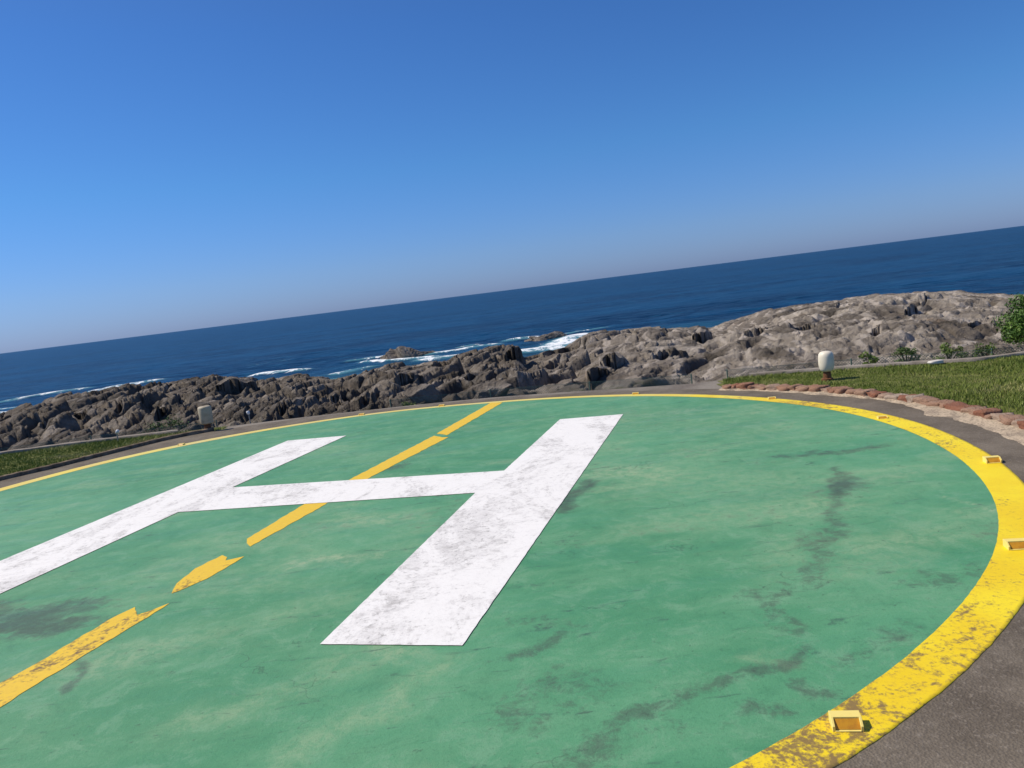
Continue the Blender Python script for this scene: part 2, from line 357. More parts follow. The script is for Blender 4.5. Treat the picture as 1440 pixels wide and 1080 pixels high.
for i, P in enumerate(seg): paint('line_dash', P, 0.005, M_YL, 0.009, 10 + i)

# ------------------------------------------------------------------ pad edge lights
m = Mat('pale_yellow_enamel', 0.5, 0.4)
c = m.mix(m.rmp(m.noise(18, 4), 0.5, 0.75, 0, 0.5), (0.86, 0.70, 0.20), (0.72, 0.52, 0.10)); m.col(c); M_ENAM = m.m
m = Mat('amber_lens', 0.3, 0.5); m.col(m.mix(m.rmp(m.noise(25, 3), 0.4, 0.7), (0.62, 0.30, 0.02), (0.50, 0.22, 0.02))); M_AMB = m.m
def box_mesh(bx):
    V = []; F = []
    for (x0, x1, y0, y1, z0, z1) in bx:
        b = len(V)
        V += [(x0, y0, z0), (x1, y0, z0), (x1, y1, z0), (x0, y1, z0), (x0, y0, z1), (x1, y0, z1), (x1, y1, z1), (x0, y1, z1)]
        F += [(b, b + 3, b + 2, b + 1), (b + 4, b + 5, b + 6, b + 7), (b, b + 1, b + 5, b + 4), (b + 1, b + 2, b + 6, b + 5), (b + 2, b + 3, b + 7, b + 6), (b + 3, b, b + 4, b + 7)]
    return V, F
def make_light():
    t = empty('pad_light', (0, 0, 0), 'x', 'pad light', 'yellow box lights set on the painted ring')
    V, F = box_mesh([(-.068, .068, .004, .060, 0, .050), (-.068, -.056, -.036, .004, 0, .050), (.056, .068, -.036, .004, 0, .050), (-.056, .056, -.040, -.030, 0, .012)])
    V = [(x, y, z * (0.45 + 0.55 * min(1, max(0, (y + .040) / .044)))) for x, y, z in V]
    h = mesh_np('housing', V, F, M_ENAM, t)
    bv = h.modifiers.new('b', 'BEVEL'); bv.width = 0.0015; bv.segments = 2
    V = [(-.055, -.0295, .001), (.055, -.0295, .001), (.055, .0035, .001), (-.055, .0035, .001), (-.055, -.0295, .009), (.055, -.0295, .009), (.055, .0035, .042), (-.055, .0035, .042)]
    mesh_np('lens', V, [(0, 3, 2, 1), (4, 5, 6, 7), (0, 1, 5, 4), (1, 2, 6, 5), (2, 3, 7, 6), (3, 0, 4, 7)], M_AMB, t)
    return t
def copy_thing(root, loc, rz):
    r = root.copy(); COL.objects.link(r); r.location = loc; r.rotation_euler = (0, 0, rz)
    for ch in list(root.children):
        cc = ch.copy(); COL.objects.link(cc); cc.parent = r
        for g in ch.children:
            d = g.copy(); COL.objects.link(d); d.parent = cc
    return r
spots = [((1.345, 3.395), 'yellow box light nearest the camera on the ring, lower right'),
         ((3.33, 5.19), 'yellow box light on the ring cut by the right edge of the photo'),
         ((4.47, 7.27), 'small yellow box light on the ring at right where it starts to curve away'),
         ((4.62, 9.75), 'tiny yellow box light on the ring nearest the pale mortar patch and stone kerb'),
         ((4.02, 12.1), 'tiny yellow box light on the ring just right of the white lamp bollard'),
         ((2.25, 14.35), 'tiny box light on the far ring straight beyond the end of the H right leg'),
         ((-1.5, 16.02), 'tiny box light on the far ring left of the yellow centre line'),
         ((-3.2, 16.2), 'tiny box light on the far ring in front of the dark jagged boulders'),
         ((-6.55, 15.1), 'tiny box light on the far ring nearest the left lamp bollard')]
L0 = make_light()
for i, ((x, y), lab) in enumerate(spots):
    o = L0 if i == 0 else copy_thing(L0, (0, 0, 0), 0)
    o.location = (x, y, 0.0050); o.rotation_euler = (0, 0, R(-12)); o['label'] = lab
    if i > 2: o.scale = (0.85, 0.8, 0.55)

# ------------------------------------------------------------------ stone kerb (right) with mortar
m = Mat('kerb_stone', 0.9, 0.15)
st = m.attr('tint'); n1 = m.noise(6, 5, 0.6); n2 = m.noise(40, 4, 0.7)
c = m.mix(m.rmp(st, 0.0, 0.45), (0.27, 0.115, 0.070), (0.35, 0.210, 0.140))
c = m.mix(m.rmp(st, 0.55, 1.0), c, (0.44, 0.36, 0.28))
c = m.mix(m.rmp(n1, 0.45, 0.75, 0, 0.5), c, (0.42, 0.30, 0.22))
c = m.mix(m.rmp(n2, 0.55, 0.8, 0, 0.5), c, (0.14, 0.10, 0.07))
m.col(c).bump(m.mth('ADD', n2, n1), 1.0, 0.03); M_STONE = m.m
m = Mat('pale_mortar', 0.95, 0.1)
n1 = m.noise(5, 6, 0.7); n2 = m.noise(40, 4)
c = m.mix(m.rmp(n1, 0.4, 0.65), (0.50, 0.405, 0.29), (0.27, 0.22, 0.165)); c = m.mix(m.rmp(n2, 0.45, 0.7, 0, 0.6), c, (0.16, 0.13, 0.1))
m.col(c).bump(n2, 0.8, 0.012); M_MORT = m.m
m = Mat('weathered_concrete', 0.92, 0.15)
n1 = m.noise(3, 6, 0.7); n2 = m.noise(35, 4)
c = m.mix(m.rmp(n1, 0.35, 0.65), (0.34, 0.30, 0.25), (0.22, 0.19, 0.155)); c = m.mix(m.rmp(n2, 0.5, 0.8, 0, 0.5), c, (0.10, 0.09, 0.07))
m.col(c).bump(n2, 0.6, 0.008); M_CONC = m.m
KR = [(-60, 7.95), (-7, 7.91), (1.4, 7.90), (6.9, 7.87), (13.3, 7.85), (19, 7.80), (25, 7.71), (31, 7.6), (36, 7.54)]
def rock_box(cx, cy, cz, lx, ly, lz, ang, rs, n=5, rough=0.10):
    V = []; F = []; idx = {}
    def vid(i, j, k):
        if (i, j, k) not in idx:
            x, y, z = i / n * 2 - 1, j / n * 2 - 1, k / n * 2 - 1
            q = (abs(x) ** 5 + abs(y) ** 5 + abs(z) ** 5) ** 0.2; s = 1 / max(q, 1e-6) if max(abs(x), abs(y), abs(z)) > 0.999 else 1
            s = 0.35 + 0.65 * s if s < 1 else s
            nn = math.sin(x * 3.1 + rs[0]) * math.cos(y * 2.7 + rs[1]) + math.sin(z * 3.9 + rs[2] + x * 2)
            nn2 = math.sin(x * 9 + rs[1]) * math.sin(y * 8 + rs[2]) * math.cos(z * 7 + rs[0])
            s *= 1 + rough * 0.6 * nn + rough * 0.5 * nn2
            X, Y, Z = x * s * lx / 2, y * s * ly / 2, z * s * lz / 2
            ca, sa = math.cos(ang), math.sin(ang)
            idx[(i, j, k)] = len(V); V.append((cx + X * ca - Y * sa, cy + X * sa + Y * ca, cz + Z))
        return idx[(i, j, k)]
    for a in range(n):
        for b in range(n):
            F += [(vid(a, b, 0), vid(a, b + 1, 0), vid(a + 1, b + 1, 0), vid(a + 1, b, 0)), (vid(a, b, n), vid(a + 1, b, n), vid(a + 1, b + 1, n), vid(a, b + 1, n)),
                  (vid(a, 0, b), vid(a + 1, 0, b), vid(a + 1, 0, b + 1), vid(a, 0, b + 1)), (vid(a, n, b), vid(a, n, b + 1), vid(a + 1, n, b + 1), vid(a + 1, n, b)),
                  (vid(0, a, b), vid(0, a, b + 1), vid(0, a + 1, b + 1), vid(0, a + 1, b)), (vid(n, a, b), vid(n, a + 1, b), vid(n, a + 1, b + 1), vid(n, a, b + 1))]
    return V, F
kx, ky = polar(7.9, 0)
kerb = empty('stone_kerb', (kx, ky, 0), 'low kerb of rough pinkish stones curving along the lawn at right', 'kerb')
V = []; F = []; T = []
p = 36.0
while p > -55:
    L = random.uniform(0.10, 0.34); dphi = math.degrees(L / 8.05)
    r = float(np.interp(p - dphi / 2, [a for a, _ in KR], [b for _, b in KR]))
    px, py = polar(r + 0.10, p - dphi / 2); hh = random.uniform(0.07, 0.105)
    v, f = rock_box(float(px) - kx, float(py) - ky, hh / 2 - 0.03, L * 1.12, random.uniform(.20, .25), hh + 0.06, R(p - dphi / 2 + 90 + random.uniform(-9, 9)), [random.uniform(0, 6) for _ in range(3)], 7, 0.17)
    b = len(V); V += v; F += [tuple(i + b for i in q) for q in f]; T += [random.random() ** 1.5 * 0.9] * len(v)
    p -= dphi
mesh_np('stones', V, F, M_STONE, kerb, {'tint': T}, smooth=True)
# mortar lip on the pad side of the kerb, ragged edge
ph = np.arange(-55, 36.5, 0.25); ro_ = np.interp(ph, [a for a, _ in KR], [b for _, b in KR]) + 0.08
lip = 0.10 + 0.16 * fbm(ph * 0.35, ph * 0, 21, 5) + np.interp(ph, [-60, -30, -8, 0, 3, 6, 9, 12, 20, 22, 26, 29, 36], [.08, .12, .12, .14, .26, .08, -.02, -.05, .0, .07, -.04, .0, .0]) * (0.55 + 0.9 * fbm(ph * 0.6, ph * 0 + 9, 22, 4))
lip = np.clip(lip, 0.03, 1)
rows = []
for t, z in ((0, 0.045), (0.35, 0.03), (0.7, 0.015), (1, 0.002)):
    x, y = polar(ro_ - t * lip, ph); rows.append(np.stack([x - kx, y - ky, np.full_like(x, z)], -1))
mesh_np('mortar_bed', np.concatenate(rows), grid_faces(4, len(ph))[:, ::-1], M_MORT, kerb)

# left kerb
m = Mat('dark_kerb_stone', 0.95, 0.1)
n1 = m.noise(6, 6, 0.7); c = m.mix(m.rmp(n1, 0.35, 0.65), (0.10, 0.075, 0.05), (0.26, 0.20, 0.14)); m.col(c).bump(n1, 1.0, 0.02); M_KDARK = m.m
KL = [(118, 8.42), (122, 8.45), (125.3, 8.40), (133.6, 8.05), (140.9, 7.88), (147, 7.98), (185, 7.95)]
ph = np.arange(118.5, 186, 0.5); rk = np.interp(ph, [a for a, _ in KL], [b for _, b in KL])
kx2, ky2 = polar(7.9, 150)
V = []
prof = [(0.015, -0.03), (0.0, 0.055), (0.02, 0.070), (0.09, 0.072), (0.11, 0.06), (0.12, -0.04)]
for dr, z in prof:
    x, y = polar(rk + dr + 0.012 * (fbm(ph * 1.2, ph * 0 + dr * 9, 14) - .5), ph)
    V.append(np.stack([x - kx2, y - ky2, z + 0.02 * (fbm(ph * 1.5, ph * 0, 15) - .5)], -1))
lk = mesh_np('concrete_kerb', np.concatenate(V), grid_faces(len(prof), len(ph)), M_KDARK, None, None, False, (kx2, ky2, 0))
tag(lk, 'low weathered kerb with a dark shaded face between the pavement and the left lawn', 'kerb')

# ------------------------------------------------------------------ thin concrete edgings behind both lawns
def edging(a0, a1, lab, w=0.16, h=0.05):
    a = np.linspace(a0, a1, 60); r = redge(a) - 0.02; s = np.sin(np.radians(a)); cc = np.cos(np.radians(a))
    mx, my = float(np.mean(r * s)), float(np.mean(r * cc)); V = []
    for dr, z in ((-w, -0.05), (-w, h - .01), (-w + 0.02, h), (-0.02, h), (0, h - .01), (0, -0.25)):
        rr_ = r + dr; V.append(np.stack([rr_ * s - mx, rr_ * cc - my, z + 0.02 * (fbm(a * 2, a * 0, 30) - .5)], -1))
    o = mesh_np('concrete_edging', np.concatenate(V), grid_faces(6, 60)[:, ::-1], M_CONC, None, None, False, (mx, my, 0))
    tag(o, lab, 'edging', 'concrete edgings behind the lawns')
edging(-50, -23.5, 'thin grey concrete strip behind the left lawn')
edging(17.0, 50, 'thin pale concrete strip behind the right lawn under the bush', 0.12, 0.04)

# ------------------------------------------------------------------ lawns
m = Mat('lawn_soil', 0.95, 0.1)
n1 = m.noise(2.2, 5); c = m.mix(m.rmp(n1, 0.35, 0.7), (0.080, 0.105, 0.022), (0.19, 0.19, 0.07)); m.col(c); M_LAWN = m.m
def in_lawn(x, y):
    a = np.degrees(np.arctan2(x, y)); r = np.hypot(x, y); rc = np.hypot(x - CX, y - CY); p_ = np.degrees(np.arctan2(y - CY, x - CX))
    pr = interp_periodic(PAV, p_)
    left = (a < -20.8) & (rc > pr + 0.05) & (r < redge(a) - 0.14) & (y > 8)
    right = (a > 15.2) & (rc > np.maximum(pr, 7.7) + 0.16) & (r < redge(a) - 0.1)
    return left | right
gx, gy = np.meshgrid(np.arange(-22, 22, 0.12), np.arange(3, 22, 0.12)); ok = in_lawn(gx, gy)
vid = np.arange(gx.size).reshape(gx.shape)
cells = ok[:-1, :-1] | ok[1:, :-1] | ok[:-1, 1:] | ok[1:, 1:]
ctr_r = np.hypot(gx - CX, gy - CY)
i, j = np.nonzero(cells & (np.hypot(gx[:-1, :-1], gy[:-1, :-1]) < redge(np.degrees(np.arctan2(gx[:-1, :-1], gy[:-1, :-1]))) - .05))
Fq = np.stack([vid[i, j], vid[i, j + 1], vid[i + 1, j + 1], vid[i + 1, j]], -1)
used = np.unique(Fq); remap = -np.ones(gx.size, int); remap[used] = np.arange(len(used))
V = np.stack([gx.ravel(), gy.ravel(), -0.018 + 0 * gx.ravel()], -1)[used]
tag(mesh_np('lawn', V, remap[Fq], M_LAWN), kind='structure')
m = Mat('grass_blade', 0.6, 0.25)
bt = m.attr('tint')
c = m.mix(m.rmp(bt, 0.0, 0.6), (0.105, 0.155, 0.020), (0.20, 0.245, 0.05)); c = m.mix(m.rmp(bt, 0.66, 0.95), c, (0.36, 0.33, 0.14)); m.col(c); M_BLADE = m.m
N = 900000
x = rng.uniform(-16, 16, N); y = rng.uniform(4, 20, N); k = in_lawn(x, y) & (np.degrees(np.abs(np.arctan2(x, y))) < 44)
x, y = x[k][:260000], y[k][:260000]; n = len(x)
pat = fbm(x * 1.3, y * 1.3, 55, 4)
h = (0.008 + 0.026 * rng.random(n) ** 2) * (0.2 + 1.7 * sst(0.3, 0.7, pat)); a = rng.uniform(0, 6.28, n); wd = 0.0045 + 0.003 * rng.random(n); ln = h * rng.uniform(0.2, 1.6, n); la = rng.uniform(0, 6.28, n)
V = np.empty((n, 3, 3)); V[:, 0] = np.stack([x - wd * np.cos(a), y - wd * np.sin(a), np.full(n, -0.02)], -1); V[:, 1] = np.stack([x + wd * np.cos(a), y + wd * np.sin(a), np.full(n, -0.02)], -1)
V[:, 2] = np.stack([x + ln * np.cos(la), y + ln * np.sin(la), h], -1)
tint = np.clip(fbm(x * 0.9, y * 1.6, 56, 5) * 1.5 - 0.25 + rng.normal(0, 0.13, n), 0, 1)
tag(mesh_np('grass', V.reshape(-1, 3), np.arange(3 * n).reshape(-1, 3), M_BLADE, None, {'tint': np.repeat(tint, 3)}), 'short green grass with straw patches on the lawns beside the pad', 'grass', kind='stuff')

# ------------------------------------------------------------------ lamp bollards
m = Mat('white_bollard_shell', 0.45, 0.4)
m.col(m.mix(m.rmp(m.noise(9, 5), 0.5, 0.8, 0, 0.5), (0.80, 0.73, 0.58), (0.55, 0.48, 0.34))); M_SHELL = m.m
m = Mat('grey_bollard_shell', 0.6, 0.3)
m.col(m.mix(m.rmp(m.noise(9, 5), 0.45, 0.75, 0, 0.8), (0.48, 0.42, 0.30), (0.30, 0.25, 0.17))); M_SHELL2 = m.m
m = Mat('rusty_stem', 0.8, 0.3)
m.col(m.mix(m.rmp(m.noise(20, 5), 0.4, 0.7), (0.13, 0.055, 0.025), (0.24, 0.11, 0.045))); M_RUST = m.m
def bollard(x, y, sc, mat, lab, flat):
    t = empty('lamp_bollard', (x, y, 0), lab, 'bollard', 'lamp bollards beside the pad')
    st_, H = 0.16, 0.40
    V, F = lathe([(0.11, -0.02), (0.11, 0.02), (0.075, 0.03), (0.07, st_ + .01)], 24); mesh_np('stem', [tuple(c * sc for c in v) for v in V], F, M_RUST, t)
    if flat: pr = [(0.10, 0), (0.128, .012), (0.135, .03), (0.14, 0.2), (0.14, .345), (0.132, .37), (0.10, .385), (0.02, .392)]
    else: pr = [(0.085, 0), (0.115, .02), (0.132, .06), (0.145, 0.13), (0.147, 0.20), (0.143, .29), (0.132, .345), (0.108, .378), (0.07, .394), (0.02, .40)]
    V, F = lathe([(r, z + st_) for r, z in pr], 40); mesh_np('lamp_shade', [tuple(c * sc for c in v) for v in V], F, mat, t, None, True)
    return t
bollard(5.42, 13.35, 0.88, M_SHELL, 'white barrel shaped lamp bollard behind the stone kerb at right', False)
bollard(-6.62, 16.72, 1.0, M_SHELL2, 'greyish flat topped lamp bollard at the far end of the left kerb', True)

# ------------------------------------------------------------------ rock materials
def rock_mat(name, tone_attr=True):
    m = Mat(name, 0.88, 0.2)
    n0 = m.noise(0.09, 4, 0.6); n1 = m.noise(0.35, 6, 0.65, None, 0.4); n2 = m.noise(2.2, 7, 0.7); n3 = m.noise(9, 5, 0.7)
    tone = m.attr('tone') if tone_attr else None
    dark = m.mix(m.rmp(n1, 0.35, 0.65), (0.070, 0.060, 0.048), (0.150, 0.125, 0.098))
    light = m.mix(m.rmp(n1, 0.35, 0.65), (0.21, 0.180, 0.147), (0.42, 0.37, 0.305))
    c = m.mix(tone, dark, light) if tone_attr else m.mix(0.35, dark, light)
    c = m.mix(m.rmp(n2, 0.50, 0.75, 0, 0.55), c, m.mix(0.5, c, (0.46, 0.43, 0.38)))
    c = m.mix(m.rmp(n2, 0.46, 0.30, 0, 0.6), c, (0.06, 0.052, 0.045))
    # strata veins
    wv = m.n.new('ShaderNodeTexWave'); wv.inputs['Scale'].default_value = 0.28; wv.inputs['Distortion'].default_value = 9; wv.inputs['Detail'].default_value = 4; wv.inputs['Detail Scale'].default_value = 0.8
    m.L(m.pos((1, 1, 2.5), (0.5, 0.35, 0.6)), wv.inputs['Vector'])
    vs = m.rmp(wv.outputs['Fac'], 0.76, 0.95, 0, 0.75)
    c = m.mix(m.mth('MULTIPLY', vs, tone if tone_attr else 0.3), c, (0.52, 0.46, 0.39))
    # lichen
    c = m.mix(m.rmp(m.noise(0.5, 6, 0.7), 0.60, 0.72, 0, 0.5), c, (0.24, 0.145, 0.07))
    c = m.mix(m.mth('MULTIPLY', m.rmp(n3, 0.55, 0.75), m.rmp(n0, 0.45, 0.65, 0, 0.6)), c, (0.16, 0.165, 0.09))
    if tone_attr:
        c = m.mix(m.attr('wet'), c, (0.028, 0.026, 0.024))
        c = m.mix(m.mth('MULTIPLY', m.attr('veg'), m.rmp(n3, 0.4, 0.6)), c, (0.055, 0.075, 0.02))
    m.col(c)
    m.bump(m.mth('ADD', m.mth('MULTIPLY', n2, 1.0), m.mth('MULTIPLY', n3, 0.35)), 1.0, 0.22)
    return m.m
M_ROCK = rock_mat('coast_rock')
M_BOULD = rock_mat('boulder_rock', False)

# ------------------------------------------------------------------ rocky shore
SKY = [(-90, 70, -1.5), (-60, 62, -1.8), (-35.42, 62, -1.77), (-33.27, 62, -1.94), (-31.71, 64, -1.71), (-29.72, 66, -1.56), (-28.12, 68, -1.79), (-25.16, 70, -1.83), (-22.96, 72, -1.97), (-20.72, 75, -2.36), (-18.93, 75, -2.99), (-17.53, 75, -3.27), (-15.11, 76, -3.43), (-12.73, 78, -4.55), (-11.45, 78, -4.39), (-10.12, 80, -3.95), (-8.07, 80, -3.99), (-6.54, 80, -4.28), (-4.96, 80, -4.13), (-3.38, 80, -3.98), (-1.24, 78, -3.41), (0.4, 76, -3.23), (1.13, 74, -4.56), (3.11, 74, -4.63), (4.47, 78, -4.15), (6.02, 80, -3.26), (8.18, 80, -3.32), (10.22, 80, -3.43), (12.73, 80, -3.68), (14.69, 80, -3.91), (16.68, 78, -3.09), (18.62, 75, -2.39), (20.95, 72, -2.09), (23.2, 70, -1.98), (25.81, 68, -1.64), (27.9, 68, -1.69), (30.29, 66, -1.82), (31.43, 62, -1.91), (33.66, 60, -2.06), (35.78, 58, -2.26), (60, 60, -2.3), (90, 70, -2)]
azs = np.concatenate([np.arange(-84, -42, 0.5), np.arange(-42, 42.01, 0.06), np.arange(42.5, 84.1, 0.5)])
NR = 640
t = np.linspace(0, 1, NR)[:, None]
AZ = np.repeat(azs[None, :], NR, 0)
rs_ = redge(azs)[None, :] - 0.35
rr = rs_ * (135 / rs_) ** t
U = np.radians(AZ); LV = np.log(rr)
d_s = np.interp(AZ, [a[0] for a in SKY], [a[1] for a in SKY]); z_s = np.interp(AZ, [a[0] for a in SKY], [a[2] for a in SKY])
e0 = redge(AZ)
q = np.clip((rr - e0) / (d_s - e0), -0.05, 1)
z = -0.32 + (z_s + 0.32) * q - 0.0
z = np.where(rr < e0 + 1.6, np.interp(rr - e0, [-0.35, 0.05, 0.5, 1.6], [-0.06, -0.08, -0.30, -0.38]) * 1.0 + 0 * z, z)
past = np.clip(rr - d_s, 0, None)
z = z - past * 0.16
pale = sst(8, 19, AZ)
right = sst(-2, 22, AZ)                      # 0 = jagged dark left, 1 = smooth pale right
def blocks(u, v, s, seed, bias=0.75):
    uu = u / s + 0.35 * (fbm(u / s * 1.3, v / s * 1.3, seed + 20, 3) - .5) * 2; vv = v / s + 0.35 * (fbm(u / s * 1.3 + 31, v / s * 1.3, seed + 25, 3) - .5) * 2
    f1, f2, c1, c2, dx, dy = voro(uu, vv, seed)
    crack = sst(0.0, 0.16, f2 - f1)
    hh = (c1 - 0.5) * 0.7 + bias * dx + (c2 - 0.5) * 1.1 * dy + 0.35 * (1 - f1)
    return hh * (0.35 + 0.65 * crack) - (1 - crack) * 0.80, crack
b1, k1 = blocks(U * 0.8, LV * 1.15, 0.085, 101, 0.6)
b2, k2 = blocks(U + 3, LV, 0.034, 202, 0.8)
b3, k3 = blocks(U + 7, LV, 0.0135, 303, 0.8)
fine = fbm(U / 0.008, LV / 0.008, 404, 4) - 0.5
big = fbm(U / 0.16, LV / 0.16, 505, 3) - 0.5
# smooth layered slabs for the right
sx = U / 0.05 + 0.6 * LV / 0.05; sy2 = LV / 0.05
wq = fbm(U / 0.09, LV / 0.09, 606, 4)
lay = np.abs(((sx * 0.5 + wq * 5.5) % 1) - 0.5) * 2
lay = sst(0.05, 0.5, lay)
msk = sst(0.36, 0.58, fbm(U / 0.11, LV / 0.09, 909, 3)); mid = np.exp(-((AZ - 6) / 9) ** 2); jag = (1 - 0.62 * right) * (1 - 0.5 * pale) * (0.45 + 0.55 * msk) * (1 - 0.25 * mid); jag2 = (1 - 0.60 * right) * (1 - 0.55 * pale) * (0.45 + 0.65 * msk) * (1 - 0.35 * mid)
def terr(x, k=0.22):
    f = np.floor(x); return f + sst(0.5 - k, 0.5 + k, x - f)
tq = fbm(U / 0.26 + 0.25 * LV, LV / 0.085, 919, 5, 0.55) * 17 + 1.0 * fbm(U / 0.03, LV / 0.03, 920, 3)
ter = terr(tq) - tq
slab = 0.026 * (fbm(U / 0.15, LV / 0.13, 921, 2) - .5) + 0.0085 * ter + 0.0025 * (fbm(U / 0.012, LV / 0.012, 922, 4) - .5)
amp = rr * (pale * slab + 0.26 * 0.085 * b1 * (1 - 0.75 * pale) + 0.30 * 0.034 * b2 * jag2 * (1 - 0.5 * pale) + 0.21 * 0.0135 * b3 * jag2 * (1 - 0.6 * pale) + 0.003 * fine * (0.5 + 0.5 * jag) + 0.020 * big * (1 - 0.5 * pale) + 0.0040 * lay * right)
fadein = sst(0.2, 4.5, rr - e0) * 0.92 + 0.08
fadein = np.where(AZ > -22, fadein, sst(1.2, 7, rr - e0) * 0.95 + 0.05)
skyf = 1 - 0.60 * np.exp(-((rr - d_s) / (0.10 * d_s)) ** 2)
h = z + amp * fadein * skyf
# outstanding rock masses: x, y, half width, half depth, height (ramp up to the right, sheer right side)
for (mx, my, rx, ry, hh, cut) in [(-21.3, 56.0, 4.6, 3.2, 1.7, 0.62), (3.9, 44.6, 2.4, 2.2, 1.15, 0.7), (-8.2, 62, 3.0, 2.4, 1.3, .6), (-1.6, 70, 3.4, 2.5, 1.4, .6), (-27, 48, 3, 2, .9, .6), (1.0, 33.0, 1.5, 1.2, .55, .65),
                                  (-12.5, 48, 2.6, 2.0, 1.0, .6), (24.5, 58, 4.5, 3, 1.1, .75), (7.5, 38, 2.5, 1.4, .5, .7), (-5.0, 31, 1.4, 1.1, .5, .6)]:
    X = rr * np.sin(U); Y = rr * np.cos(U)
    ex = (X - mx) / rx + 0.25 * (fbm(X * 0.8, Y * 0.8, 71, 3) - .5); ey = (Y - my) / ry
    e2 = ex * ex + ey * ey
    bump = np.sqrt(np.clip(1 - e2, 0, 1)) * (0.55 + 0.45 * ex) * (1 - sst(cut - 0.03, cut + 0.05, ex))
    h += 1.15 * hh * bump
hm = EYE - rr * (EYE - z_s) / d_s + rr * (0.0045 * b2 + 0.004 * b1 + 0.0015 * b3) * (1 - 0.55 * right)
kk = 0.006 * rr; h = hm - kk * np.logaddexp(0, (hm - h) / kk)
h = np.where(rr > d_s + 3, np.minimum(h, z_s - 0.10 * (rr - d_s - 3)), h)
# sheer dark faces: azimuth, half width, slope of sight to the top and the foot
zb = -0.32 + (z_s + 0.32) * q
SH = np.zeros_like(rr)
for (ca, cw, t1, t2) in [(-19.44, 1.49, 0.0634, 0.0847), (7.56, 0.97, 0.0951, 0.1132), (6.38, 0.89, 0.1101, 0.1229), (14.0, 0.69, 0.0777, 0.0962), (0.34, 0.71, 0.0718, 0.0899), (-7.79, 1.26, 0.088, 0.1042),
                         (-4.97, 1.01, 0.0801, 0.0864), (27.44, 0.39, 0.0717, 0.0863), (28.18, 0.23, 0.0698, 0.0762), (23.1, 0.16, 0.0621, 0.0696), (25.23, 0.42, 0.1001, 0.1059), (-31.12, 0.3, 0.0797, 0.0882),
                         (-29.01, 0.43, 0.0754, 0.0849), (-26.82, 0.37, 0.0759, 0.0855), (-15.33, 0.53, 0.0994, 0.1099), (-12.85, 0.44, 0.1007, 0.114), (-10.79, 0.5, 0.1089, 0.1223), (-16.65, 0.39, 0.11, 0.1196),
                         (-24.33, 0.46, 0.0853, 0.0969), (3.04, 0.7, 0.0996, 0.1078), (-3.02, 0.69, 0.0993, 0.1093), (3.95, 1.53, 0.0822, 0.0885), (11.05, 0.68, 0.1036, 0.1117), (17.54, 0.74, 0.0879, 0.094),
                         (30.97, 0.53, 0.0976, 0.1031), (20.83, 0.9, 0.0868, 0.0919)]:
    jj = int(np.argmin(abs(azs - ca))); Tb = (EYE - zb[:, jj]) / rr[:, jj]; rc = rr[int(np.argmin(abs(Tb - (t2 + 0.3 * (t2 - t1))))), jj]
    ks = np.nonzero(abs(azs - ca) < cw * 1.4)[0]; c_ = slice(ks[0], ks[-1] + 1); A_, L_, r_, h_, S_ = AZ[:, c_], LV[:, c_], rr[:, c_], h[:, c_], SH[:, c_]
    wob_ = 0.45 * (fbm(A_ * 1.6 / cw + 3, L_ * 30, 930, 3) - .5); ee = (A_ - ca) / cw + wob_
    e_ = np.clip(1 - ee * ee, 0, 1) ** 0.8; rw_ = rc * (1 + 0.03 * ee + 0.05 * (fbm(A_ * 1.8 / cw + 9, A_ * 0 + ca, 931, 2) - .5))
    tf = t1 + (t2 - t1) * e_
    front = (e_ > 0) & (r_ > 0.62 * rc) & (r_ <= rw_); back = (e_ > 0) & (r_ > rw_) & (r_ < 1.10 * rc)
    h_ = np.where(front, np.minimum(h_, EYE - r_ * tf), h_)
    hgt = (t2 - t1) * rc          # overhang: the lip leans out, the foot is undercut
    S_ = np.where(back, -0.5 * hgt * e_ * np.exp(-(r_ - rw_) / (1.6 * hgt)), S_); S_ = np.where(front, 0.35 * hgt * e_ * np.exp(-(rw_ - r_) / (1.2 * hgt)), S_)
    tp = t1 + (t2 - t1) * (0.55 * (1 - e_) + 0.55 * (fbm(A_ * 1.6 / cw, L_ * 25, 932, 2) - .42))
    h[:, c_] = np.where(back, np.maximum(h_, EYE - r_ * tp), h_); SH[:, c_] = S_
sea_z = -6.0
tone = np.clip(0.06 + 0.66 * right + 1.1 * (fbm(U / 0.06, LV / 0.04, 707, 5) - 0.5) + 0.25 * (k2 - 0.6) + 0.25 * (lay - .5) * right - pale * 0.65 * sst(0.50, 0.60, fbm(U / 0.075 + 3, LV / 0.07, 940, 4)), 0, 1)
tone = np.where((AZ > 2) & (AZ < 14), np.clip(tone + 0.06, 0, 1), tone)
tone = tone * (1 - 0.55 * sst(0.86, 0.95, q) * right)        # brown weathered crest
wet = sst(-4.9, -5.6, h) * 0.9
veg = sst(4.5, 1.0, rr - e0) * sst(0.45, 0.6, fbm(U / 0.02, LV / 0.02, 808, 3)) * 0.9
rs2 = rr + SH
V = np.stack([rs2 * np.sin(U), rs2 * np.cos(U), EYE - (EYE - h) * (1 + 0.85 * SH / rr)], -1).reshape(-1, 3)
shore = mesh_np('rocky_shore', V, grid_faces(NR, len(azs))[:, ::-1], M_ROCK, None, {'tone': tone, 'wet': wet, 'veg': veg}, True)
tag(shore, kind='structure')
def hz(x, y):      # height of the shore under a point
    a = math.degrees(math.atan2(x, y)); r = math.hypot(x, y); j = int(np.argmin(abs(azs - a))); return float(np.interp(r, rr[:, j], h[:, j]))

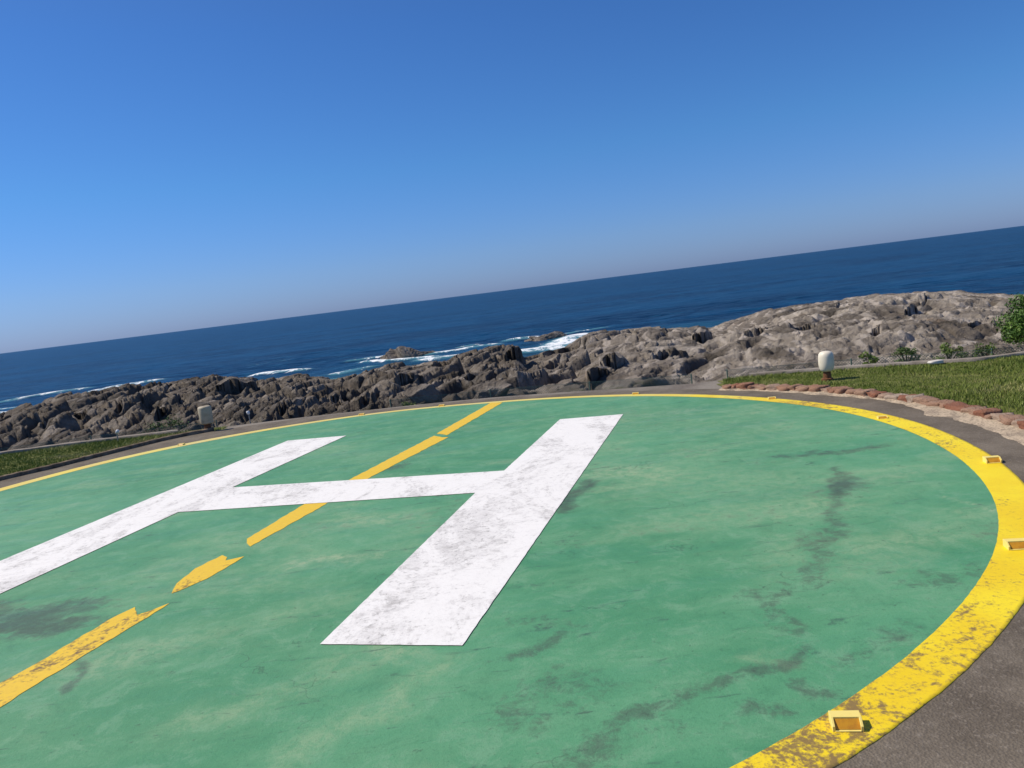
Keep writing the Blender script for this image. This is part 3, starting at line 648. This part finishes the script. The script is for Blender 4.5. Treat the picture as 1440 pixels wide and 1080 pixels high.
# ------------------------------------------------------------------ single boulders
def boulder(x, y, zc, s, rz, ry, seed, lab, facets=16, sub=5, mat=None, na=0.34, nf=2.2):
    import bmesh
    rs = np.random.default_rng(seed); bm = bmesh.new(); bmesh.ops.create_icosphere(bm, subdivisions=sub, radius=1)
    P = np.array([v.co[:] for v in bm.verts])
    nrm = rs.normal(size=(facets, 3)); nrm /= np.linalg.norm(nrm, axis=1)[:, None]; dd_ = rs.uniform(0.62, 0.98, facets)
    dt = P @ nrm.T; rad_ = np.where(dt > 0.05, dd_[None, :] / np.maximum(dt, 0.05), 9)
    rmin = np.minimum(rad_.min(1), 1.08)
    nz_ = fbm(P[:, 0] * nf + P[:, 2] * 1.3 + 9, P[:, 1] * nf - P[:, 2] * 1.1 + seed, seed, 5) - .5
    rmin = rmin * (1 + na * nz_)
    Q = P * rmin[:, None] * np.array(s)[None, :]
    for v, qv in zip(bm.verts, Q): v.co = qv
    me = bpy.data.meshes.new('boulder'); bm.to_mesh(me); bm.free(); me.materials.append(mat or M_BOULD)
    o = bpy.data.objects.new('boulder', me); COL.objects.link(o); o.location = (x, y, zc); o.rotation_euler = (0, ry, rz)
    tag(o, lab, 'boulder'); return o
boulder(-2.33, 20.3, -0.27, (0.60, 0.5, 0.40), 0.3, 0.1, 3, 'rounded brown boulder with a smooth flank just beyond the far ring')
boulder(-0.55, 19.5, -0.30, (0.60, 0.45, 0.30), -0.2, -0.35, 8, 'wedge shaped grey boulder with a black shaded right side near the yellow line end')
boulder(-9.3, 68.4, -4.05, (1.8, 1.3, 0.75), 0.1, -0.12, 12, 'dark domed boulder at the water side below the sea stack')
boulder(13.2, 56.8, -3.0, (2.1, 1.3, 0.72), 0.12, -0.30, 21, 'long tilted rock slab with a black shadow under its right end', 10)
M_WET = rock_mat('wet_rock', False)
boulder(-16.2, 119.0, -6.5, (3.1, 2.4, 1.9), 0.2, 0.1, 31, 'low dark rugged rock standing alone in the sea amid white foam', 12, na=0.9, nf=2.0)
boulder(-12.8, 119.5, -6.3, (2.2, 1.6, 1.0), 0.4, 0.0, 33, 'low dark rock beside the larger lone sea rock')
boulder(5.4, 120.0, -6.3, (3.4, 1.8, 1.35), 0.1, -0.1, 37, 'flat dark rock in the sea behind the foaming inlet', na=0.9, nf=2.6)

# ------------------------------------------------------------------ sea
m = Mat('sea_water', 0.35, 0.04)
m.b.inputs['IOR'].default_value = 1.33
wv1 = m.noise(0.035, 6, 0.62, m.pos((0.5, 1, 1), (0, 0, R(8)))); wv2 = m.noise(0.35, 5, 0.65, m.pos((0.55, 1, 1), (0, 0, R(-6)))); wv3 = m.noise(0.004, 5, 0.6, m.pos((0.4, 1, 1)))
c = m.mix(m.rmp(m.mth('ADD', m.mth('MULTIPLY', wv1, 0.6), m.mth('MULTIPLY', wv2, 0.4)), 0.42, 0.57), (0.001, 0.015, 0.046), (0.002, 0.040, 0.104))
c = m.mix(m.rmp(wv3, 0.4, 0.65, 0, 0.4), c, (0.003, 0.042, 0.104))
c = m.mix(m.rmp(wv2, 0.53, 0.66, 0, 0.5), c, (0.016, 0.085, 0.15))
c = m.mix(m.attr('shallow'), c, (0.035, 0.13, 0.15))
fo = m.attr('foam'); fn = m.noise(0.45, 7, 0.78, m.pos((1, 0.5, 1)), 0.6)
fk = m.mth('ADD', fo, m.mth('MULTIPLY', m.mth('SUBTRACT', fn, 0.5), 6.0))
ff = m.rmp(fk, 0.55, 1.15); ff = m.mth('MULTIPLY', ff, m.rmp(fo, 0.02, 0.15))
c = m.mix(m.rmp(fo, 0.05, 0.6, 0, 0.6), c, (0.12, 0.32, 0.36))
c = m.mix(ff, c, (0.82, 0.86, 0.88)); m.col(c)
m.L(m.rmp(ff, 0, 1, 0.30, 0.85), m.b.inputs['Roughness'])
m.bump(m.mth('ADD', wv1, m.mth('MULTIPLY', wv2, 0.5)), 1.0, 1.1); M_SEA = m.m
azw = np.arange(-70, 70.01, 0.18)
rw = np.concatenate([np.arange(50, 170, 0.35), np.geomspace(170, 40000, 260)])
AZ2, RW = np.meshgrid(azw, rw); X = RW * np.sin(np.radians(AZ2)); Y = RW * np.cos(np.radians(AZ2))
foam = np.zeros_like(X)
wx = X + 3.0 * (fbm(X * 0.12, Y * 0.12, 61, 4) - .5); wy = Y + 3.5 * (fbm(X * 0.12 + 9, Y * 0.12, 62, 4) - .5)
strokes = [([(-86.6, 132.7), (-83.8, 138.2), (-79.5, 142.0)], 1.3, 1.0), ([(-80, 142), (-78, 144)], 1.6, .9), ([(-78.7, 117.2), (-73.2, 115.0)], 1.0, .8), ([(-72.5, 107.5), (-67.7, 107.8)], 1.3, .8), ([(-70.5, 132.2), (-69.5, 135.6)], 1.2, .9),
           ([(-68.6, 135.1), (-64.5, 139.3)], 2.0, 1.1), ([(-38.4, 122.8), (-31.8, 119.2)], 1.6, 1.2), ([(-22.3, 102.5), (-19.2, 107.5)], 1.2, .8), ([(-25.5, 126.2), (-20.0, 126.2)], 1.4, .6),
           ([(-21.0, 118.6), (-11.3, 112.5)], 1.5, .95), ([(-13.5, 119.2), (-8.1, 122.0), (-3.6, 123.3)], 2.0, .9), ([(-11, 109.5), (-4.8, 109.7)], 1.7, .9), ([(-8, 127.2), (-6, 128.7)], 1.2, .7),
           ([(1.0, 101.2), (5.3, 102.5), (7.2, 107.0), (10.4, 116.5), (11.2, 119)], 2.5, 1.2), ([(6.0, 101), (8.0, 104)], 2.5, 1.0), ([(0.4, 126.8), (4.0, 127.5)], 1.7, 1.1), ([(-22.8, 95.2), (-20.6, 95.1)], .8, .6), ([(10, 128), (16, 131)], 1.2, .6),
           ([(-60, 125), (-52, 128)], .7, .4), ([(-50, 150), (-44, 152)], .8, .35)]
for P, r, a in strokes:
    for p0, p1 in zip(P[:-1], P[1:]): foam = np.maximum(foam, a * capsule(wx, wy, p0, p1, r))
shal = 0.8 * sst(128, 95, RW) * fbm(X * 0.08, Y * 0.08, 66, 3)
amp2 = np.interp(RW, [50, 170, 900, 1500], [0.16, 0.22, 0.3, 0])
Z = sea_z + amp2 * (fbm(X * 0.14, Y * 0.22, 63, 4) - .5) * 2 + foam * 0.25
sea = mesh_np('sea', np.stack([X, Y, Z], -1).reshape(-1, 3), grid_faces(len(rw), len(azw))[:, ::-1], M_SEA, None, {'foam': foam, 'shallow': shal}, True)
tag(sea, kind='structure')

# ------------------------------------------------------------------ wire fence along the drop
m = Mat('green_wire', 0.6, 0.3); m.col((0.08, 0.14, 0.11)); M_WIRE = m.m
def fence_pt(a): r = float(redge(a)) + 0.95; return r * math.sin(R(a)), r * math.cos(R(a))
def fence(a0, a1, lab, top=0.02, bot=-0.75):
    c0 = fence_pt((a0 + a1) / 2); t = empty('wire_fence', (c0[0], c0[1], bot), lab, 'fence', 'green wire fences beyond the pad')
    n = max(2, int(round(abs(a1 - a0) * 17 * math.pi / 180 / 2.2)))
    A_ = np.linspace(a0, a1, n + 1); P = [fence_pt(a) for a in A_]
    for (x, y) in P:
        V, F = lathe([(0.014, -0.2), (0.014, top - bot + 0.01), (0.010, top - bot + 0.02)], 10); V = [(v[0] + x - c0[0], v[1] + y - c0[1], v[2]) for v in V]
        mesh_np('post', V, F, M_WIRE, t, None, True)
    for (x0, y0), (x1, y1) in zip(P[:-1], P[1:]):
        L = math.hypot(x1 - x0, y1 - y0); H = top - bot; V = []; F = []; s = 0.055; wdt = 0.0050
        ux, uy = (x1 - x0) / L, (y1 - y0) / L
        def wire(s0, z0, s1, z1):
            # square wire
            dl = math.hypot(s1 - s0, z1 - z0); nx_, nz_ = -(z1 - z0) / dl * wdt / 2, (s1 - s0) / dl * wdt / 2; b = len(V)
            for ss, zz in ((s0, z0), (s1, z1)):
                for sg, dp in ((1, wdt / 2), (1, -wdt / 2), (-1, -wdt / 2), (-1, wdt / 2)):
                    ps = ss + sg * nx_; V.append((x0 + ux * ps - uy * dp - c0[0], y0 + uy * ps + ux * dp - c0[1], zz + sg * nz_))
            for k in range(4): F.append((b + k, b + (k + 1) % 4, b + 4 + (k + 1) % 4, b + 4 + k))
        k = -int(H / s) - 1
        while k * s < L:
            for sg in (1, -1):
                s0, s1 = (k * s, k * s + H) if sg == 1 else (k * s + H, k * s)
                pa, pb = [s0, 0.0], [s1, H]
                def clip(pa, pb):
                    for lim, sign in ((0, 1), (L, -1)):
                        ia, ib = sign * (pa[0] - lim) >= 0, sign * (pb[0] - lim) >= 0
                        if not ia and not ib: return None
                        if ia != ib:
                            tt = (lim - pa[0]) / (pb[0] - pa[0]); pt = [lim, pa[1] + tt * (pb[1] - pa[1])]
                            if ia: pb = pt
                            else: pa = pt
                    return pa, pb
                cl = clip(pa, pb)
                if cl and abs(cl[0][0] - cl[1][0]) > 0.01: wire(cl[0][0], cl[0][1], cl[1][0], cl[1][1])
            k += 1
        wire(0, H, L, H); wire(0, 0.02, L, 0.02)
        mesh_np('mesh_panel', V, F, M_WIRE, t)
    return t
fence(-44, -21, 'low green wire fence behind the left lawn')
fence(-9, 13, 'low green wire fence across the rocks behind the far ring')
fence(15.5, 40, 'low green wire fence behind the right lawn')

# ------------------------------------------------------------------ white topped garden markers
m = Mat('white_plastic', 0.4, 0.5); m.col((0.75, 0.76, 0.76)); M_PLAS = m.m
m = Mat('grey_metal', 0.5, 0.5); m.col((0.25, 0.26, 0.25)); M_GREY = m.m
for (x, y, z0, lab, tl) in ((-8.72, 17.0, -0.03, 'small white topped spike lamp at the back edge of the left lawn', 0.25), (-5.95, 17.45, -0.03, 'small white topped spike lamp right of the grey lamp bollard', -0.1)):
    t = empty('spike_lamp', (x, y, z0), lab, 'lamp', 'small spike lamps')
    V, F = lathe([(0.012, -0.05), (0.012, 0.20)], 10); mesh_np('stem', V, F, M_GREY, t)
    V, F = lathe([(0.018, 0), (0.032, 0.015), (0.036, 0.045), (0.034, 0.075), (0.02, 0.085)], 16)
    ct, sn = math.cos(tl * 2), math.sin(tl * 2); V = [(v[0] * ct + v[2] * sn, v[1], -v[0] * sn + v[2] * ct + 0.19) for v in V]
    mesh_np('lamp_head', V, F, M_PLAS, t, None, True)

# ------------------------------------------------------------------ white stone on the right edging
V, F = rock_box(0, 0, 0.03, 0.24, 0.12, 0.06, 0, [1, 2, 3]); m = Mat('white_stone', 0.8, 0.2); m.col((0.62, 0.59, 0.52))
o = mesh_np('stone', V, F, m.m, None, None, True, (7.42, 13.55, 0)); tag(o, 'small whitewashed stone at the back of the right lawn below the shrubs', 'stone')

# ------------------------------------------------------------------ shrubs
m = Mat('leaf', 0.55, 0.3); bt = m.attr('tint')
c = m.mix(m.rmp(bt, 0, 0.6), (0.045, 0.085, 0.014), (0.085, 0.14, 0.028)); c = m.mix(m.rmp(bt, 0.6, 1.0), c, (0.16, 0.22, 0.05)); m.col(c); M_LEAF = m.m
m = Mat('leaf_grey_green', 0.6, 0.25); bt = m.attr('tint')
c = m.mix(m.rmp(bt, 0, 1), (0.10, 0.15, 0.03), (0.20, 0.27, 0.07)); m.col(c); M_LEAF2 = m.m
m = Mat('dark_leaf', 0.55, 0.3); bt = m.attr('tint')
c = m.mix(m.rmp(bt, 0, 0.7), (0.035, 0.085, 0.010), (0.075, 0.15, 0.022)); c = m.mix(m.rmp(bt, 0.65, 1.0), c, (0.17, 0.26, 0.04)); m.col(c); M_LEAF3 = m.m
m = Mat('bark', 0.9, 0.1); m.col((0.09, 0.065, 0.045)); M_BARK = m.m
def shrub(name, x, y, z0, rx, hgt, nleaf, ls, lab, mat, seed, group=None, clumps=14):
    rs = np.random.default_rng(seed); t = empty(name, (x, y, z0), lab, 'shrub', group)
    cl = []
    for k in range(clumps):
        a = rs.uniform(0, 6.28); q_ = rs.uniform(0, 1) ** 0.5; zz = rs.uniform(0.15, 1)
        rr_ = rx * q_ * (1 - 0.45 * zz ** 2); cl.append((rr_ * math.cos(a), rr_ * math.sin(a), hgt * (0.12 + 0.78 * zz), rs.uniform(0.2, 0.42) * rx, rs.random()))
    n = nleaf; ci = rs.integers(0, clumps, n); Cn = np.array(cl)
    d = rs.normal(size=(n, 3)); d /= np.linalg.norm(d, axis=1)[:, None]; rad_ = rs.uniform(0.45, 1.12, n) ** 0.7
    P = Cn[ci, :3] + d * (Cn[ci, 3] * rad_)[:, None] * np.array([1, 1, 0.8]); P[:, 2] = np.maximum(P[:, 2], 0.02)
    nr_ = d + rs.normal(0, 0.6, (n, 3)); nr_ /= np.linalg.norm(nr_, axis=1)[:, None]
    tn = np.cross(nr_, rs.normal(size=(n, 3))); tn /= np.linalg.norm(tn, axis=1)[:, None]; bn = np.cross(nr_, tn)
    L = ls * rs.uniform(0.6, 1.3, n)[:, None]; W = L * 0.42
    V = np.stack([P - tn * L, P + bn * W, P + tn * L, P - bn * W], 1).reshape(-1, 3)
    tint = np.clip(Cn[ci, 4] * 0.5 + rs.uniform(0, 0.5, n), 0, 1)
    mesh_np('foliage', V, np.arange(4 * n).reshape(-1, 4), mat, t, {'tint': np.repeat(tint, 4)})
    V = []; F = []
    for (cx_, cy_, cz_, cr_, _) in cl:
        b = len(V); r1, r2 = 0.02 * rx / 0.4 + 0.004, 0.006
        for (px, py, pz, r_) in ((0, 0, -0.05, r1), (cx_ * .4, cy_ * .4, cz_ * .5, (r1 + r2) / 2), (cx_, cy_, cz_, r2)):
            for k in range(6): V.append((px + r_ * math.cos(k * 1.047), py + r_ * math.sin(k * 1.047), pz))
        for i_ in range(2):
            for k in range(6): F.append((b + i_ * 6 + k, b + i_ * 6 + (k + 1) % 6, b + i_ * 6 + 6 + (k + 1) % 6, b + i_ * 6 + 6 + k))
    mesh_np('stems', V, F, M_BARK, t)
    return t
shrub('bush', 9.62, 13.75, -0.05, 0.70, 1.12, 24000, 0.028, 'large dark green leafy bush at the right edge behind the lawn', M_LEAF3, 5, None, 60)
G_ = 'small green shrubs behind the right lawn'
shrub('shrub', 7.0, 15.2, -0.35, 0.22, 0.58, 900, 0.026, 'small bright green shrub right of the white lamp bollard', M_LEAF2, 11, G_)
shrub('shrub', 7.75, 15.2, -0.35, 0.26, 0.50, 1000, 0.024, 'low darker shrub just left of the white stone', M_LEAF, 12, G_)
shrub('shrub', 8.35, 14.75, -0.30, 0.28, 0.46, 1000, 0.024, 'low spreading green shrub just right of the white stone', M_LEAF2, 13, G_)
shrub('shrub', 8.85, 14.45, -0.25, 0.22, 0.36, 700, 0.022, 'low shrub touching the left foot of the large bush', M_LEAF, 14, G_)
shrub('weed_clump', -2.35, 18.1, -0.42, 0.40, 0.30, 700, 0.03, 'yellowish green weeds sprouting beyond the far ring beside the rounded boulder', M_LEAF2, 15)
shrub('weed_clump', -9.4, 20.6, -0.6, 0.7, 0.50, 900, 0.035, 'green weeds behind the wire fence beyond the left lawn', M_LEAF, 16)
